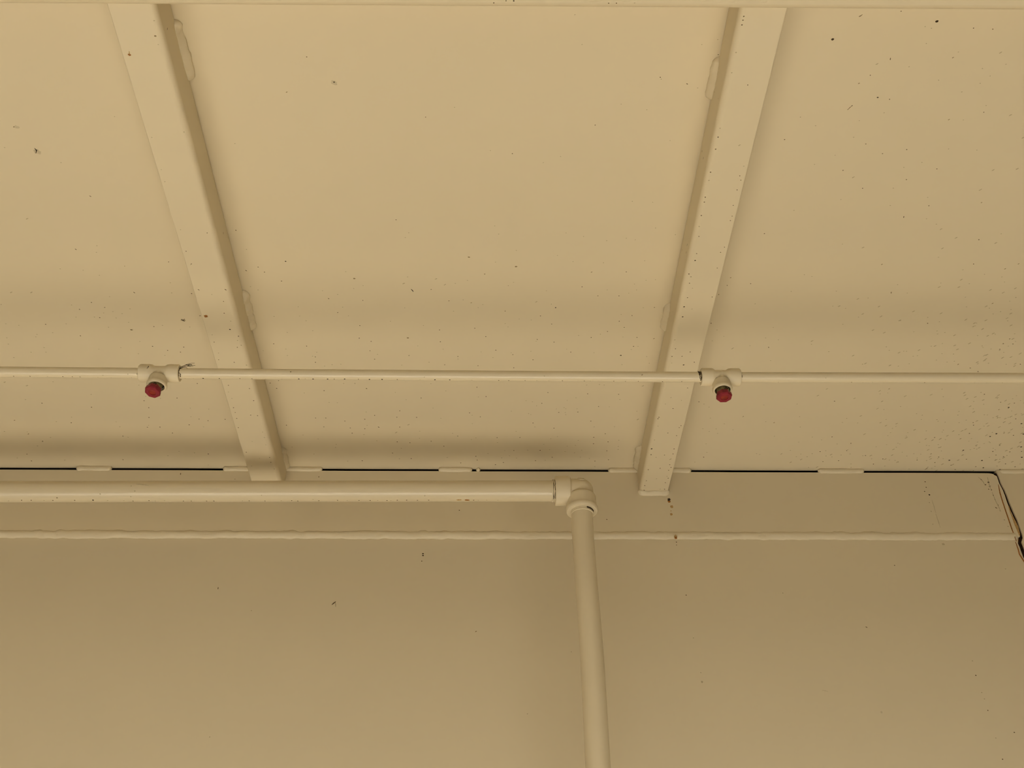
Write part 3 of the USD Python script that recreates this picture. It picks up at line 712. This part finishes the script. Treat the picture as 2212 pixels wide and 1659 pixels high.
# brown chips on the left beam
spot('beam_l', 280, 118.5, 3.0, 'rust', 'rust_chip', stretch=1.2, seed=21)
stroke('beam_l', [(279, 111), (279.5, 115), (280, 118)], 0.8, 'tan_rust', 'rust_chip')
spot('beam_l', 445, 683, 4.0, 'rust', 'rust_chip', stretch=1.2, a=0.2, seed=23)
spot('beam_l', 441.5, 682, 2.2, 'tan_rust', 'rust_chip', seed=24)
c0, c1 = on_z(431, 668, CEIL - BEAM + 0.004), on_z(438.5, 683, CEIL - BEAM + 0.004)
for q in (c0, c1):
    q[0] = BX['l'][0] + 0.0012
obj('rust_chip', tube([c0, (c0 + c1) / 2 + [0.0002, 0, -0.0008], c1], [0.0004, 0.0020, 0.0008], n=8), 'tan_rust', beam_l)
# rust on the thick pipe
spot('thick', 1009.5, 1080.5, 2.6, 'rust', 'rust_chip', stretch=2.0, seed=31, label='brown rust chip under the thick pipe')
spot('thick', 991.5, 1080.2, 2.6, 'tan_rust', 'rust_chip', stretch=2.2, seed=32)
stroke('thick', [(295, 1046.2), (310, 1047.2), (322, 1049.3)], 0.5, 'grey_stain', 'paint_wrinkle')
# rust drip below the end of the right beam, down the wall
spot('wall', 1445, 1079.5, 3.3, 'dark_dirt', 'rust_spot', stretch=1.2, a=1.5, seed=41, height=0.2, label='dark rust hole at the beam end')
spot('wall', 1445.3, 1083.3, 3.2, 'rust', 'rust_spot', stretch=1.15, a=1.5, seed=42)
for x, y, r, s_ in ((1450.8, 1094.5, 3.4, 43), (1450.2, 1111, 2.9, 44), (1449.3, 1103.5, 1.3, 45)):
    spot('wall', x, y, r, 'tan_rust', 'rust_spot', stretch=1.2, a=1.5, seed=s_)
c, n = on_y(1459.5, 1159.5, D - 0.0042), np.array([0, -0.9, -0.44])
sc = np.linalg.norm(c - EYE) / FPX
obj('rust_spot', blob(c, n, 3.2 * sc, 1.25, 1.5, seed=46, n=14, height=0.3), 'tan_rust', wall)
obj('rust_spot', blob(on_y(1459.8, 1161.8, D - 0.0046), n, 2.6 * sc, 1.1, 0, seed=47, n=12, height=0.3), 'rust', wall)
spot('wall', 1464.5, 1153.5, 2.0, 'pale_dirt', 'rust_spot', stretch=1.7, seed=48, height=0.4)
for x, y, r in ((1461, 1171, 1.5), (1461.4, 1177.5, 1.2)):
    spot('wall', x, y, r, 'brown_dirt', 'rust_spot', seed=int(y))
# insect-like marks on the wall, and two round blisters
stroke('wall', [(717, 1306.5), (721, 1303), (725.5, 1299.5)], 0.9, 'brown_dirt', 'dark_stroke', label='pale brown tick mark on the wall')
stroke('wall', [(724.5, 1301), (724.8, 1306), (725.2, 1311)], 0.7, 'pale_dirt', 'dark_stroke')
spot('wall', 1516.5, 1473, 2.8, 'pale_dirt', 'paint_blister', seed=51, rough=0.08)
spot('wall', 1904, 1538.6, 2.6, 'grey_stain', 'paint_blister', seed=52, rough=0.08)
spot('wall', 2038, 1175.5, 2.6, 'pale_dirt', 'paint_blister', stretch=1.4, seed=53)
stroke('wall', [(1776, 1491), (1783, 1492.3), (1789, 1494)], 0.4, 'grey_stain', 'paint_wrinkle')
for pts in ([(2013, 1080), (2017, 1092), (2021.5, 1108)], [(2021.5, 1110), (2027, 1126), (2031, 1140)]):
    stroke('wall', pts, 0.5, 'grey_stain', 'drip_trail')
stroke('wall', [(2113, 1031), (2119, 1035), (2124, 1041), (2128, 1049)], 0.5, 'pale_dirt', 'drip_trail')
stroke('wall', [(2133, 1031), (2137, 1048), (2141.5, 1058)], 0.5, 'pale_dirt', 'drip_trail')
stroke('wall', [(2143, 1063), (2150.5, 1082), (2156.5, 1093), (2162, 1105)], 0.45, 'pale_dirt', 'drip_trail')
# rust beside the open joint at the right
rl = [(2156.5, 1046.7), (2160.3, 1065.7), (2164.8, 1080.9), (2172.4, 1103.7), (2179.3, 1123.9), (2185.7, 1142.9), (2192, 1159.4)]
stroke('wall', rl, 0.9, 'rust', 'rust_line', label='thin rust line beside the open joint')
stroke('wall', [(2193.8, 1170.8), (2199.6, 1187.2), (2202, 1197.3), (2211.6, 1212.5), (2219, 1224)], 1.0, 'rust', 'rust_line')
obj('rust_line', tube([place('wall', 2192, 1159.4)[0], on_y(2194.5, 1166, D - 0.0038), place('wall', 2193.8, 1170.8)[0] - [0, 0.003, 0]], 0.0005, n=6), 'rust', wall)
fl = [(676.8, 650), (690, 655), (735, 790), (800, 905), (850, 1010), (878, 1120), (882, 1165), (868, 1165), (835, 1090), (790, 985), (760, 905), (735, 830), (705, 760)]
fl = [(2092 + a / 7.9, 1010 + b / 7.9) for a, b in fl]
fp = Polygon([tuple(on_y(x, y, D)[[0, 2]]) for x, y in fl]).buffer(0)
obj('rust_flake', prism(fp, D - 0.0003, D + 0.001), 'tan_rust', wall, smooth=False, label='tan flake of bare rust along the open joint')
fl = [(852, 1200), (872, 1250), (866, 1300), (890, 1340), (940, 1450), (985, 1560), (985, 1500), (1000, 1590), (960, 1560), (905, 1400), (850, 1310), (845, 1250)]
fl = [(2092 + a / 7.9, 1010 + b / 7.9) for a, b in fl]
fp = Polygon([tuple(on_y(x, y, LOW)[[0, 2]]) for x, y in fl]).buffer(0)
fp = max(getattr(fp, 'geoms', [fp]), key=lambda g: g.area)
obj('rust_flake', prism(fp, LOW - 0.0003, LOW + 0.001), 'rust', wall, smooth=False)
